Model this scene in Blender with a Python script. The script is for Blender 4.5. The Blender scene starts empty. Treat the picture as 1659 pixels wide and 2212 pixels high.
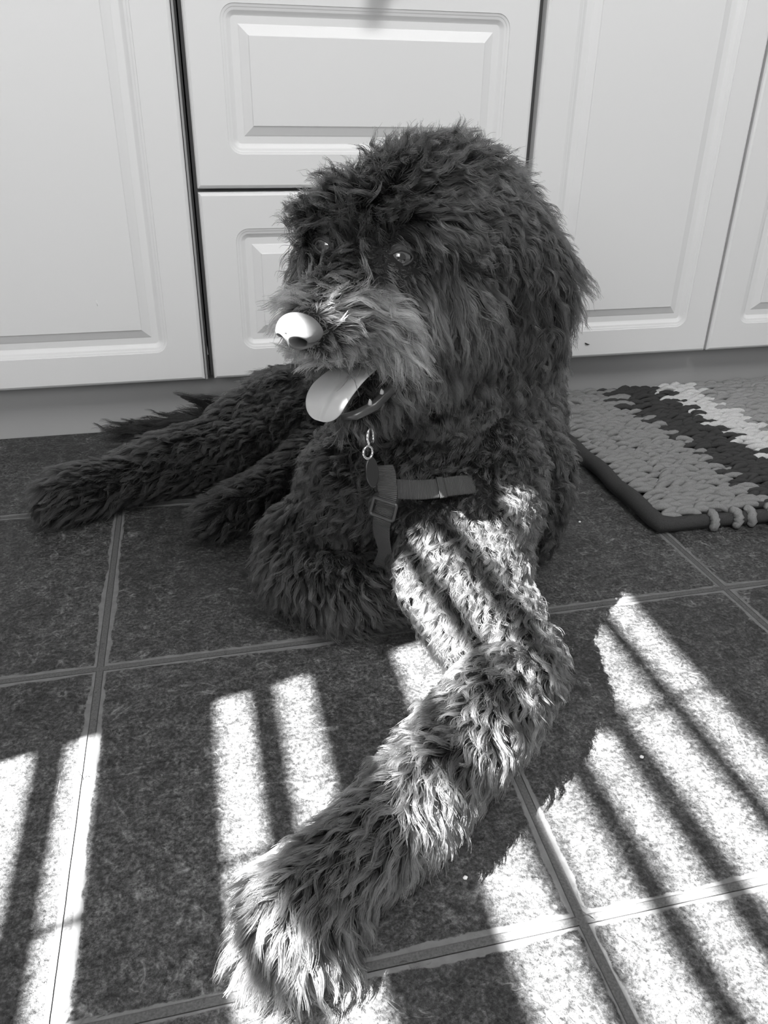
import bpy, bmesh, math, random
import numpy as np
from mathutils import Vector, Matrix, Euler
from mathutils.bvhtree import BVHTree
from mathutils.kdtree import KDTree

random.seed(7)
rng = np.random.default_rng(11)
scene = bpy.context.scene
C = scene.collection

# ------------------------------------------------------------------ camera
cam_d = bpy.data.cameras.new('camera')
cam = bpy.data.objects.new('camera', cam_d)
C.objects.link(cam)
cam.location = (-0.0148, -1.2165, 0.4891)
cam.rotation_euler = Euler((1.08543, -0.01464, -0.23133), 'XYZ')
cam_d.sensor_fit = 'HORIZONTAL'
cam_d.sensor_width = 36.0
cam_d.lens = 36.0 * 1706.03 / 1659.0
cam_d.clip_start = 0.02
scene.camera = cam

# ------------------------------------------------------------------ light
SUN_EL = math.radians(47.5)
TAN = math.tan(SUN_EL)
AZ = Vector((0.978, 0.2103, 0)).normalized()
world = bpy.data.worlds.new('world')
scene.world = world
world.use_nodes = True
bg = world.node_tree.nodes['Background']
bg.inputs[0].default_value = (1, 1, 1, 1)
bg.inputs[1].default_value = 0.36

sd = bpy.data.lights.new('sun', 'SUN')
sd.energy = 88.0
sd.angle = math.radians(0.5)
sun = bpy.data.objects.new('sun', sd)
C.objects.link(sun)
sun_dir = Vector((AZ.x * math.cos(SUN_EL), AZ.y * math.cos(SUN_EL), -math.sin(SUN_EL)))
sun.rotation_euler = sun_dir.to_track_quat('-Z', 'Y').to_euler()

def area(name, loc, target, size, power):
    d = bpy.data.lights.new(name, 'AREA')
    d.shape = 'RECTANGLE'; d.size = size[0]; d.size_y = size[1]; d.energy = power
    o = bpy.data.objects.new(name, d); C.objects.link(o)
    o.location = loc
    o.rotation_euler = (Vector(target) - Vector(loc)).to_track_quat('-Z', 'Y').to_euler()
    return o
area('window_skylight', (-0.92, -2.35, 1.15), (0.5, -0.1, 0.25), (1.0, 0.8), 22.5)
area('overhead_fill', (0.75, -1.5, 2.2), (0.5, 0.0, 0.2), (1.0, 0.8), 34.0)  # added overhead fill lamp; the ceiling has no opening

scene.view_settings.view_transform = 'Standard'
scene.view_settings.look = 'None'
scene.view_settings.gamma = 1.0
scene.view_settings.use_curve_mapping = False
scene.view_settings.exposure = 0.0
try:
    scene.cycles.max_bounces = 6
    scene.cycles.diffuse_bounces = 3
    scene.cycles.transmission_bounces = 5
    scene.cycles.sample_clamp_indirect = 4.0
    scene.cycles_curves.shape = 'RIBBONS'
except Exception:
    pass

# ------------------------------------------------------------------ helpers
def new_mat(name, col=0.5, rough=0.6, spec=0.5):
    m = bpy.data.materials.new(name)
    m.use_nodes = True
    b = m.node_tree.nodes['Principled BSDF']
    b.inputs['Base Color'].default_value = (col, col, col, 1)
    b.inputs['Roughness'].default_value = rough
    b.inputs['Specular IOR Level'].default_value = spec
    return m

def nd(m, t, **kw):
    n = m.node_tree.nodes.new(t)
    for k, v in kw.items():
        setattr(n, k, v)
    return n

def lk(m, a, b):
    m.node_tree.links.new(a, b)

def math_n(m, op, a, b=None, c=None):
    n = nd(m, 'ShaderNodeMath', operation=op)
    for i, v in enumerate((a, b, c)):
        if v is None: continue
        if isinstance(v, (int, float)): n.inputs[i].default_value = v
        else: lk(m, v, n.inputs[i])
    return n.outputs[0]

def ramp(m, fac, stops, interp='LINEAR'):
    n = nd(m, 'ShaderNodeValToRGB')
    n.color_ramp.interpolation = interp
    while len(n.color_ramp.elements) < len(stops):
        n.color_ramp.elements.new(0.5)
    for e, (p, v) in zip(n.color_ramp.elements, stops):
        e.position = p; e.color = (v, v, v, 1)
    lk(m, fac, n.inputs[0])
    return n.outputs[0]

def noise(m, vec, scale, detail=4, rough=0.55, dist=0.0):
    n = nd(m, 'ShaderNodeTexNoise')
    n.inputs['Scale'].default_value = scale
    n.inputs['Detail'].default_value = detail
    n.inputs['Roughness'].default_value = rough
    n.inputs['Distortion'].default_value = dist
    if vec is not None: lk(m, vec, n.inputs['Vector'])
    return n.outputs[0]

def mixf(m, fac, a, b):
    n = nd(m, 'ShaderNodeMix', data_type='FLOAT')
    for i, v in ((0, fac), (2, a), (3, b)):
        if isinstance(v, (int, float)): n.inputs[i].default_value = v
        else: lk(m, v, n.inputs[i])
    return n.outputs[0]

def bump(m, height, strength, dist):
    n = nd(m, 'ShaderNodeBump')
    n.inputs['Strength'].default_value = strength
    n.inputs['Distance'].default_value = dist
    lk(m, height, n.inputs['Height'])
    return n.outputs[0]

def bsdf(m):
    return m.node_tree.nodes['Principled BSDF']

def mesh_obj(name, verts, faces, mat=None, parent=None, smooth=True):
    me = bpy.data.meshes.new(name)
    me.from_pydata([tuple(v) for v in verts], [], [tuple(f) for f in faces])
    me.update()
    o = bpy.data.objects.new(name, me)
    C.objects.link(o)
    if mat: me.materials.append(mat)
    if smooth:
        me.polygons.foreach_set('use_smooth', [True] * len(me.polygons))
    if parent: o.parent = parent
    return o

def bm_obj(name, bm, mat=None, parent=None, smooth=False):
    me = bpy.data.meshes.new(name)
    bmesh.ops.recalc_face_normals(bm, faces=bm.faces)
    bm.to_mesh(me); bm.free()
    o = bpy.data.objects.new(name, me)
    C.objects.link(o)
    if mat: me.materials.append(mat)
    if smooth:
        me.polygons.foreach_set('use_smooth', [True] * len(me.polygons))
    if parent: o.parent = parent
    return o

def box(bm, x0, x1, y0, y1, z0, z1):
    r = bmesh.ops.create_cube(bm, size=1.0)
    for v in r['verts']:
        v.co = Vector((x0 + (v.co.x + .5) * (x1 - x0), y0 + (v.co.y + .5) * (y1 - y0), z0 + (v.co.z + .5) * (z1 - z0)))

def empty(name, loc):
    o = bpy.data.objects.new(name, None); C.objects.link(o)
    o.empty_display_size = 0.05
    o.location = loc
    return o

def child(o, parent):
    """parent o keeping its geometry where it was authored (parent only translated)"""
    o.parent = parent
    o.matrix_parent_inverse = Matrix.Translation(parent.location).inverted()
    return o

def tag(o, label=None, cat=None, group=None, kind=None):
    if label: o['label'] = label
    if cat: o['category'] = cat
    if group: o['group'] = group
    if kind: o['kind'] = kind
    return o

def tube(points, radii, seg=10, cap=True):
    """swept tube; returns verts, faces"""
    P = [Vector(p) for p in points]
    n = len(P)
    if not hasattr(radii, '__len__'): radii = [radii] * n
    V = []; F = []
    t0 = (P[1] - P[0]).normalized()
    up = Vector((0, 0, 1)) if abs(t0.z) < .9 else Vector((1, 0, 0))
    a = t0.cross(up).normalized()
    for i in range(n):
        t = (P[min(i + 1, n - 1)] - P[max(i - 1, 0)]).normalized()
        a = (a - t * a.dot(t)).normalized()
        b = t.cross(a)
        for k in range(seg):
            th = 2 * math.pi * k / seg
            V.append(P[i] + (a * math.cos(th) + b * math.sin(th)) * radii[i])
    for i in range(n - 1):
        for k in range(seg):
            k2 = (k + 1) % seg
            F.append((i * seg + k, i * seg + k2, (i + 1) * seg + k2, (i + 1) * seg + k))
    if cap:
        F.append(tuple(range(seg))[::-1]); F.append(tuple((n - 1) * seg + k for k in range(seg)))
    return V, F

# ------------------------------------------------------------------ materials of the room
# floor: dark slate-look ceramic tiles, UV counts tiles
TS = 0.34
m_floor = new_mat('slate_look_tiles', .08, .55)
uv = nd(m_floor, 'ShaderNodeUVMap'); uv.uv_map = 'tile_grid'
sep = nd(m_floor, 'ShaderNodeSeparateXYZ'); lk(m_floor, uv.outputs[0], sep.inputs[0])
geo = nd(m_floor, 'ShaderNodeNewGeometry')
pos = geo.outputs['Position']
def dist_int(s):
    fr = math_n(m_floor, 'FRACT', s)
    return math_n(m_floor, 'MULTIPLY', math_n(m_floor, 'MINIMUM', fr, math_n(m_floor, 'SUBTRACT', 1.0, fr)), TS)
d = math_n(m_floor, 'MINIMUM', dist_int(sep.outputs[0]), dist_int(sep.outputs[1]))
wob = noise(m_floor, pos, 38, 5, .62)
wob2 = noise(m_floor, pos, 9, 2)
ragged = math_n(m_floor, 'ADD', d, math_n(m_floor, 'MULTIPLY', math_n(m_floor, 'SUBTRACT', wob, .5), .010))
ragged = math_n(m_floor, 'ADD', ragged, math_n(m_floor, 'MULTIPLY', math_n(m_floor, 'SUBTRACT', wob2, .5), .011))
smear = ramp(m_floor, math_n(m_floor, 'MULTIPLY', ragged, 50), [(.33, 1), (.38, 0)])      # edge at ~9.4 mm
groove_in = math_n(m_floor, 'ADD', d, math_n(m_floor, 'MULTIPLY', math_n(m_floor, 'SUBTRACT', wob, .5), .0008))
groove = ramp(m_floor, math_n(m_floor, 'MULTIPLY', groove_in, 100), [(.28, 1), (.36, 0)])  # edge at ~4 mm
# tile face
mp = nd(m_floor, 'ShaderNodeMapping'); mp.inputs['Scale'].default_value = (1, 1.0, 1); lk(m_floor, pos, mp.inputs[0])
n_big = noise(m_floor, mp.outputs[0], 7, 4, .6)
n_mid = noise(m_floor, mp.outputs[0], 75, 6, .72, .4)
n_fine = noise(m_floor, mp.outputs[0], 300, 5, .8)
n_reg = noise(m_floor, pos, 16, 3, .6)
pit = ramp(m_floor, noise(m_floor, mp.outputs[0], 190, 4, .75), [(.60, 0), (.66, 1)])
fleck = ramp(m_floor, noise(m_floor, mp.outputs[0], 230, 3, .7, .6), [(.66, 0), (.71, 1)])
t_a = math_n(m_floor, 'MULTIPLY', ramp(m_floor, n_big, [(.3, .55), (.72, 1.25)]), ramp(m_floor, n_mid, [(.36, .45), (.5, .85), (.64, 1.5)]))
t_b = math_n(m_floor, 'MULTIPLY', t_a, ramp(m_floor, n_fine, [(.36, .15), (.5, .9), (.64, 2.1)]))
# chipped veins: thin contour of a distorted noise, only in places
vn = noise(m_floor, pos, 11, 3, .6, 1.2)
vein = ramp(m_floor, math_n(m_floor, 'ABSOLUTE', math_n(m_floor, 'SUBTRACT', vn, .5)), [(.0, 1), (.018, 0)])
where = ramp(m_floor, noise(m_floor, pos, 23, 3, .6), [(.52, 0), (.58, 1)])
vein = math_n(m_floor, 'MULTIPLY', math_n(m_floor, 'MULTIPLY', vein, where), ramp(m_floor, n_mid, [(.42, 0), (.55, 1)]))
t_b = math_n(m_floor, 'MULTIPLY', t_b, math_n(m_floor, 'SUBTRACT', 1.0, math_n(m_floor, 'MULTIPLY', math_n(m_floor, 'MULTIPLY', pit, ramp(m_floor, n_reg, [(.42, .2), (.6, 1)])), .75)))
t_b = math_n(m_floor, 'ADD', t_b, math_n(m_floor, 'MULTIPLY', fleck, .9))
t_c = math_n(m_floor, 'ADD', math_n(m_floor, 'MULTIPLY', t_b, .070), math_n(m_floor, 'MULTIPLY', vein, .12))
sm_c = math_n(m_floor, 'MULTIPLY', ramp(m_floor, noise(m_floor, pos, 90, 3), [(.3, .8), (.7, 1.1)]), .15)
gr_c = math_n(m_floor, 'MULTIPLY', ramp(m_floor, noise(m_floor, pos, 600, 3), [(.3, .7), (.7, 1.3)]), .085)
colv = mixf(m_floor, smear, t_c, sm_c)
colv = mixf(m_floor, groove, colv, gr_c)
comb = nd(m_floor, 'ShaderNodeCombineColor')
for i in range(3): lk(m_floor, colv, comb.inputs[i])
lk(m_floor, comb.outputs[0], bsdf(m_floor).inputs['Base Color'])
hgt = math_n(m_floor, 'ADD', math_n(m_floor, 'MULTIPLY', n_mid, .5), math_n(m_floor, 'MULTIPLY', n_fine, .35))
hgt = math_n(m_floor, 'SUBTRACT', hgt, math_n(m_floor, 'MULTIPLY', pit, .18))
hgt = mixf(m_floor, smear, hgt, .42)
hgt = math_n(m_floor, 'SUBTRACT', hgt, math_n(m_floor, 'MULTIPLY', groove, .8))
hgt = math_n(m_floor, 'SUBTRACT', hgt, math_n(m_floor, 'MULTIPLY', vein, .3))
lk(m_floor, bump(m_floor, hgt, 1.0, .0026), bsdf(m_floor).inputs['Normal'])
lk(m_floor, mixf(m_floor, smear, .5, .8), bsdf(m_floor).inputs['Roughness'])
bsdf(m_floor).inputs['Specular IOR Level'].default_value = .35

m_wall = new_mat('painted_wall', .6, .9, .2)
nw = noise(m_wall, None, 60, 3)
lk(m_wall, bump(m_wall, nw, .1, .002), bsdf(m_wall).inputs['Normal'])
m_cab = new_mat('satin_cabinet_paint', .74, .42, .4)
nc = noise(m_cab, nd(m_cab, 'ShaderNodeTexCoord').outputs['Object'], 700, 3)
lk(m_cab, bump(m_cab, nc, .12, .0004), bsdf(m_cab).inputs['Normal'])
m_carc = new_mat('dark_carcass_edge', .10, .6)
m_edge = new_mat('grey_edge_strip', .30, .5)
m_plinth = new_mat('plinth_laminate', .40, .5)
npl = noise(m_plinth, nd(m_plinth, 'ShaderNodeTexCoord').outputs['Object'], 300, 3)
lk(m_plinth, bump(m_plinth, npl, .1, .0005), bsdf(m_plinth).inputs['Normal'])
m_slat = new_mat('shutter_paint', .5, .6)

# ------------------------------------------------------------------ room shell
def build_floor():
    xs = list(range(-6, 8)); ys = list(range(-6, 3))
    def node(i, j):
        x = -0.1351 + .338 * i; y = -0.5738 + .342 * j
        if i == 1: x += .012 if j >= 0 else -.003
        return Vector((x, y, 0))
    V = []; F = []; UV = []
    S = 4
    for i in xs:
        for j in ys:
            a, b, c, e = node(i, j), node(i + 1, j), node(i + 1, j + 1), node(i, j + 1)
            base = len(V)
            for p in range(S + 1):
                for q in range(S + 1):
                    u, v = q / S, p / S
                    V.append(a * (1 - u) * (1 - v) + b * u * (1 - v) + c * u * v + e * (1 - u) * v)
                    UV.append((i + u, j + v))
            for p in range(S):
                for q in range(S):
                    F.append((base + p * (S + 1) + q, base + p * (S + 1) + q + 1, base + (p + 1) * (S + 1) + q + 1, base + (p + 1) * (S + 1) + q))
    o = mesh_obj('floor', V, F, m_floor, smooth=False)
    ul = o.data.uv_layers.new(name='tile_grid')
    for l in o.data.loops:
        ul.data[l.index].uv = UV[l.vertex_index]
    tag(o, kind='structure')
build_floor()

bm = bmesh.new(); box(bm, -1.05, 2.6, .62, .70, 0, 2.6)
tag(bm_obj('wall_back', bm, m_wall), kind='structure')
bm = bmesh.new(); box(bm, -1.05, 2.6, -3.4, .70, 2.6, 2.68)
tag(bm_obj('ceiling', bm, m_wall), kind='structure')
# window wall on the left, sun comes through its shutter
WX = -1.0
def zw(x): return (x - WX) / .978 * TAN
Z0, Z1, Y0, Y1 = .42, zw(.433), -2.5, -.853     # clear opening seen by the sun
bm = bmesh.new()
box(bm, -1.05, WX, -3.4, Y0, 0, 2.6)
box(bm, -1.05, WX, Y1, .70, 0, 2.6)
box(bm, -1.05, WX, Y0, Y1, 0, Z0)
box(bm, -1.05, WX, Y0, Y1, Z1 + TAN * .0515, 2.6)
box(bm, WX - .012, WX, Y0, Y1, Z1, Z1 + TAN * .0515)
tag(bm_obj('wall_left', bm, m_wall), kind='structure')
sh = empty('window_shutter', (WX, (Y0 + Y1) / 2, Z0))
tag(sh, 'slatted window shutter in the left wall opening that lets stripes of sun onto the floor', 'shutter')
blocked = [(-.36, -.335), (-.30, -.277), (-.238, -.213), (-.175, -.152), (-.125, -.028), (.005, .028), (.063, .147), (.191, .213),
           (.252, .275), (.306, .332), (.372, .392)]
for a, b in blocked:
    bm = bmesh.new(); box(bm, WX - .006, WX, Y0, Y1, zw(a), zw(b))
    child(bm_obj('slat', bm, m_slat), sh)
bm = bmesh.new(); box(bm, WX - .02, WX - .012, -1.035, -1.028, Z0, Z1)
child(bm_obj('tilt_rod', bm, m_slat), sh)

# ------------------------------------------------------------------ cabinets
def panel_front(name, x0, x1, z0, z1, inset, parent, thick=.019, rad=.019, edge=.0045):
    """door or drawer front with an ogee groove and raised field; face at y=0, facing -y.
    inset = (left, right, bottom, top) distances from edge to the groove"""
    N = 8
    def ring(l, r, b, t, R, y):
        a0, a1, b0, b1 = x0 + l, x1 - r, z0 + b, z1 - t
        R = max(R, 1e-5)
        out = []
        for cx, cz, s in ((a1 - R, b1 - R, 0), (a0 + R, b1 - R, 1), (a0 + R, b0 + R, 2), (a1 - R, b0 + R, 3)):
            for k in range(N + 1):
                th = (s + k / N) * math.pi / 2
                out.append(Vector((cx + R * math.cos(th), y, cz + R * math.sin(th))))
        return out
    rings = []
    L, Rr, B, T = inset
    rings.append(ring(0, 0, 0, 0, .001, thick))
    rings.append(ring(0, 0, 0, 0, .001, .004))
    rings.append(ring(.0015, .0015, .0015, .0015, .001, .0018))
    rings.append(ring(edge, edge, edge, edge, .001, .0))
    prof = [(0, 0), (.0005, .0008), (.0035, .0016), (.0045, .0022), (.0075, .0030), (.0105, .0050), (.0125, .0062), (.0135, .0066),
            (.0225, .0066), (.0235, .0062), (.0240, .0058), (.0350, .0012), (.0355, .0004), (.0362, .0)]
    for o, dp in prof:
        R = max(rad - o, .0002)
        rings.append(ring(L + o, Rr + o, B + o, T + o, R, dp))
    M = len(rings[0])
    V = [v for r in rings for v in r]
    F = []
    for i in range(len(rings) - 1):
        for k in range(M):
            k2 = (k + 1) % M
            F.append((i * M + k, i * M + k2, (i + 1) * M + k2, (i + 1) * M + k))
    F.append(tuple((len(rings) - 1) * M + k for k in range(M)))
    F.append(tuple(range(M))[::-1])
    me = bpy.data.meshes.new(name)
    me.from_pydata([tuple(v) for v in V], [], F); me.update()
    bm = bmesh.new(); bm.from_mesh(me); bmesh.ops.remove_doubles(bm, verts=bm.verts, dist=2e-5)
    bmesh.ops.recalc_face_normals(bm, faces=bm.faces)
    bm.to_mesh(me); bm.free()
    me.materials.append(m_cab)
    o = bpy.data.objects.new(name, me); C.objects.link(o)
    return child(o, parent)

PZ = .093   # bottom of the doors
def carcass(x0, x1, parent, lite=False):
    bm = bmesh.new(); box(bm, x0 + .001, x1 - .001, .0205, .56, PZ, .80)
    o = bm_obj('carcass', bm, m_carc)
    return child(o, parent)

def cab(name, x0, x1, label, inset, door_x, grp='fitted base cabinets'):
    e = empty(name, ((x0 + x1) / 2, .02, PZ))
    tag(e, label, 'cabinet', grp)
    carcass(x0, x1, e)
    if door_x:
        panel_front('door', door_x[0], door_x[1], PZ, .78, inset, e)
    return e

cl = cab('base_cabinet', -.5, 0, 'light painted cabinet with one tall panelled door, left of the drawer unit', (.05, .05, .046, .05), (-.494, -.0085))
bm = bmesh.new(); box(bm, -.0075, -.0045, .0035, .0205, PZ, .78)
child(bm_obj('edge_strip', bm, m_edge), cl)
cdw = empty('drawer_cabinet', (.25, .02, PZ))
tag(cdw, 'light painted drawer unit behind the dog\'s head', 'cabinet', 'fitted base cabinets')
carcass(0, .5, cdw)
d1 = panel_front('drawer', .0055, .4945, PZ, .3645, (.048, .045, .045, .049), cdw)
d2 = panel_front('drawer', .0055, .4945, .3695, .638, (.047, .043, .044, .046), cdw)
d3 = panel_front('drawer', .0055, .4945, .643, .78, (.047, .043, .03, .03), cdw)
def knob(x, z, parent, name='knob'):
    V = []; F = []
    prof = [(.0, .0075), (.010, .006), (.016, .008), (.020, .014), (.026, .0165), (.031, .014), (.034, .008), (.0352, 0.0005)]
    S = 20
    for y, r in prof:
        for k in range(S):
            th = 2 * math.pi * k / S
            V.append((x + r * math.cos(th), -y, z + r * math.sin(th)))
    for i in range(len(prof) - 1):
        for k in range(S):
            k2 = (k + 1) % S
            F.append((i * S + k, (i + 1) * S + k, (i + 1) * S + k2, i * S + k2))
    o = mesh_obj(name, V, F, m_knob)
    o.parent = parent
    o.matrix_parent_inverse = Matrix.Translation(parent.parent.location).inverted() if False else Matrix.Identity(4)
    return o
m_knob = new_mat('brushed_metal_knob', .45, .35)
bsdf(m_knob).inputs['Metallic'].default_value = .6
knob(.268, .622, d2)
knob(.25, .71, d3)
cr = cab('base_cabinet', .5, .87, 'light painted cabinet with one tall panelled door, right of the drawer unit above the rug', (.048, .048, .046, .05), (.5055, .8675))
cf = cab('base_cabinet', .87, 1.37, 'light painted cabinet whose door is cut off by the right edge of the photo', (.052, .05, .046, .05), (.8725, 1.364))
# small marks on the doors
m_mark = new_mat('dark_flake', .03, .8)
m_scr = new_mat('pale_scratch', .95, .5)
V, F = tube([(.6305, -.0009, .1195), (.633, -.0012, .1178), (.6365, -.001, .1165), (.640, -.0007, .1162)], [.0004, .0013, .0011, .0003], 6)
mk = mesh_obj('dirt_flake', V, F, m_mark); tag(mk, 'small dark flake stuck low on the right cabinet door', 'flake')
V, F = tube([(-.151, -.0002, .222), (-.1513, -.0002, .217), (-.1508, -.0002, .213)], [.0003, .0006, .0003], 6)
mk = mesh_obj('paint_chip', V, F, m_scr); tag(mk, 'tiny pale scratch on the left cabinet door', 'chip')

# plinth
bm = bmesh.new(); box(bm, -1.0, 1.7, .045, .060, 0, PZ + .002)
bmesh.ops.bevel(bm, geom=bm.edges[:], offset=.001, segments=2, affect='EDGES')
tag(bm_obj('trim_1', bm, m_plinth), kind='structure')

# ------------------------------------------------------------------ rug
def fuzzy(name, col, var=.25):
    m = new_mat(name, col, .95, .1)
    tc = nd(m, 'ShaderNodeTexCoord')
    n = noise(m, tc.outputs['Object'], 900, 4, .7)
    v = math_n(m, 'MULTIPLY', ramp(m, n, [(.3, 1 - var), (.7, 1 + var)]), col)
    cc = nd(m, 'ShaderNodeCombineColor')
    for i in range(3): lk(m, v, cc.inputs[i])
    lk(m, cc.outputs[0], bsdf(m).inputs['Base Color'])
    lk(m, bump(m, n, .8, .0015), bsdf(m).inputs['Normal'])
    return m
m_wool = [fuzzy('mid_grey_wool', .25), fuzzy('charcoal_wool', .055), fuzzy('off_white_wool', .60), fuzzy('soft_grey_wool', .30)]
RX0, RX1, RY0, RY1 = .525, 1.25, -.452, .038
def build_rug():
    e = empty('knitted_rug', (.88, -.2, 0))
    tag(e, 'chunky knitted rug in grey, charcoal and off-white bands on the tiles beside the dog', 'rug')
    # backing
    bm = bmesh.new(); box(bm, RX0 + .01, RX1, RY0 + .008, RY1, .001, .010)
    child(bm_obj('backing', bm, m_wool[1]), e)
    # border cord left side and front
    pts = []
    for t in np.linspace(0, 1, 40):
        pts.append((RX0 + .012 + 0.0012 * math.sin(t * 13), RY1 + (RY0 + .012 - RY1) * t, .012 + .0015 * math.sin(t * 31)))
    for t in np.linspace(0, 1, 40)[1:]:
        pts.append((RX0 + .014 + (RX1 - RX0 - .03) * t, RY0 + .010 + .002 * math.sin(t * 23), .010))
    V, F = tube(pts, [.0115] * 40 + [.009] * (len(pts) - 40), 12)
    o = mesh_obj('border_cord', V, F, m_wool[1]); child(o, e)
    # pale wraps on the front cord
    for k in range(16):
        x = RX0 + .085 + k * .027 + random.uniform(-.006, .006)
        V, F = tube([(x + random.uniform(-.002, .002), RY0 + .010 + .0115 * math.cos(a), .010 + .0105 * math.sin(a)) for a in np.linspace(1.2, 3.7, 12)], [.0058] * 12, 8)
        o = mesh_obj('whipping', V, F, m_wool[0]); child(o, e)
    # knitted loops: rows of overlapping V stitches, colour chosen per stitch by the diagonal bands
    def band(x, y):
        s = x + .012 * (1 if int((y + 1) / .0168) % 2 else -1) + random.uniform(-.006, .006)
        return 0 if s < .70 else 1 if s < .80 else 2 if s < .865 else 3
    vs = [[], [], [], []]; fs = [[], [], [], []]
    SEG, K = 7, 6
    row = 0
    y = RY0 + .022
    while y < RY1 - .002:
        x = RX0 + .030 + (0.009 if row % 2 else 0) + random.uniform(-.003, .003)
        while x < RX1 - .01:
            b = band(x, y)
            ln = random.uniform(.028, .046); r = random.uniform(.0036, .0052)
            sgn = 1 if row % 2 else -1
            ang = sgn * random.uniform(.10, .40) + random.uniform(-.18, .18)
            loose = random.random() < .05
            zt = .0125 + random.uniform(-.0035, .0035)
            P = []
            for t in np.linspace(0, 1, K):
                a = t - .5
                arch = (1 - (2 * a) ** 2)
                px = x + a * ln * math.cos(ang); py = y + a * ln * math.sin(ang)
                pz = zt + arch * (.0065 if not loose else .012)
                if loose: py -= arch * .006
                P.append((px, py + random.uniform(-.0007, .0007), pz))
            rad = [r * .5] + [r * .95, r * 1.12, r * 1.12, r * .98] + [r * .45]
            V, F = tube(P, rad, SEG)
            o0 = len(vs[b]); vs[b] += V; fs[b] += [tuple(i + o0 for i in f) for f in F]
            x += ln * random.uniform(.45, .65)
        y += .0084
        row += 1
    for b, nm in enumerate(('mid_grey_knit', 'charcoal_knit', 'off_white_knit', 'soft_grey_knit')):
        o = mesh_obj(nm, vs[b], fs[b], m_wool[b]); child(o, e)
        o['label'] = nm.replace('_', ' ') + ' stitches'
build_rug()

# ------------------------------------------------------------------ dog: one continuous body surface
# (x, y, z, r) chains, joined and remeshed
def P4(*a): return [np.array(p, float) for p in a]
chains = {
    'torso': P4((.235, -.455, .135, .088), (.30, -.36, .135, .105), (.345, -.27, .125, .108), (.29, -.18, .11, .10), (.19, -.13, .09, .085)),
    'breast': P4((.19, -.50, .135, .058), (.205, -.50, .09, .055)),
    'shoulder_r': P4((.135, -.475, .135, .052), (.125, -.475, .10, .052)),
    'shoulder_l': P4((.26, -.505, .14, .062), (.262, -.53, .115, .052)),
    'flank': P4((.33, -.44, .10, .065), (.335, -.46, .055, .045)),
    'neck': P4((.24, -.40, .31, .075), (.225, -.44, .23, .068), (.215, -.46, .17, .078)),
    'skull': P4((.185, -.485, .372, .066), (.225, -.45, .372, .076), (.262, -.415, .35, .076)),
    'brow': P4((.150, -.525, .372, .040), (.118, -.515, .378, .038), (.165, -.535, .378, .036)),
    'muzzle': P4((.150, -.535, .345, .046), (.112, -.572, .335, .037), (.083, -.604, .327, .0275), (.071, -.620, .331, .0150)),
    'lip_l': P4((.165, -.555, .325, .026), (.127, -.584, .313, .022)),
    'lip_r': P4((.100, -.545, .325, .024), (.082, -.580, .315, .020)),
    'jaw': P4((.20, -.49, .285, .052), (.160, -.525, .262, .032), (.118, -.566, .242, .017)),
    'cheek': P4((.21, -.50, .32, .052), (.24, -.47, .29, .045)),
    'ear_l': P4((.275, -.465, .385, .030), (.315, -.455, .33, .040), (.318, -.455, .265, .036), (.30, -.465, .225, .022)),
    'ear_r': P4((.150, -.425, .385, .030), (.118, -.43, .33, .032), (.12, -.435, .27, .026)),
    'upper_arm_l': P4((.243, -.555, .122, .052), (.222, -.62, .078, .043), (.230, -.70, .050, .036)),
    'arm_inner': P4((.192, -.562, .115, .043), (.190, -.605, .085, .038), (.204, -.66, .055, .034)),
    'forearm_l': P4((.230, -.71, .048, .035), (.192, -.752, .047, .036), (.100, -.832, .042, .030), (.050, -.868, .040, .027)),
    'paw_l': P4((.047, -.868, .036, .028), (.012, -.888, .033, .031)),
    'toe1': P4((.010, -.888, .028, .018), (-.014, -.895, .020, .014)),
    'toe2': P4((.010, -.892, .028, .018), (-.006, -.912, .020, .0145)),
    'toe3': P4((.014, -.892, .028, .018), (.012, -.917, .020, .0145)),
    'toe4': P4((.022, -.888, .028, .018), (.030, -.910, .019, .014)),
    'arm_r': P4((.125, -.475, .10, .046), (.078, -.475, .060, .045), (.070, -.50, .048, .042)),
    'fore_r': P4((.070, -.505, .046, .040), (.105, -.548, .040, .036), (.155, -.553, .036, .032)),
    'haunch': P4((.19, -.14, .085, .075), (.11, -.13, .075, .068), (.04, -.16, .06, .054)),
    'thigh': P4((.12, -.17, .065, .060), (.03, -.20, .052, .045)),
    'shank': P4((.03, -.185, .052, .048), (-.06, -.200, .046, .041), (-.13, -.23, .038, .030)),
    'hind_paw': P4((-.13, -.23, .038, .031), (-.185, -.252, .036, .033), (-.198, -.258, .032, .031)),
    'hind_r': P4((.14, -.25, .05, .045), (.06, -.31, .040, .032), (.012, -.330, .034, .028), (-.012, -.338, .030, .025)),
    'tail': P4((.10, -.05, .05, .026), (.03, -.025, .035, .018), (-.06, -.005, .022, .013), (-.145, .008, .014, .009)),
}
def sphere_bm(bm, c, r):
    ret = bmesh.ops.create_icosphere(bm, subdivisions=3, radius=r)
    for v in ret['verts']: v.co += Vector(c)
bm = bmesh.new()
for nm, ch in chains.items():
    for a, b in zip(ch[:-1], ch[1:]):
        L = np.linalg.norm(b[:3] - a[:3])
        n = max(2, int(L / .006) + 1)
        for t in np.linspace(0, 1, n):
            p = a * (1 - t) + b * t
            ret = bmesh.ops.create_icosphere(bm, subdivisions=2, radius=p[3])
            for v in ret['verts']: v.co += Vector(p[:3])
me = bpy.data.meshes.new('dog')
bm.to_mesh(me); bm.free()
tmp = bpy.data.objects.new('dog_tmp', me); C.objects.link(tmp)
rm = tmp.modifiers.new('r', 'REMESH'); rm.mode = 'VOXEL'; rm.voxel_size = .0045
sm = tmp.modifiers.new('s', 'SMOOTH'); sm.iterations = 8; sm.factor = .6
dg = bpy.context.evaluated_depsgraph_get()
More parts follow.
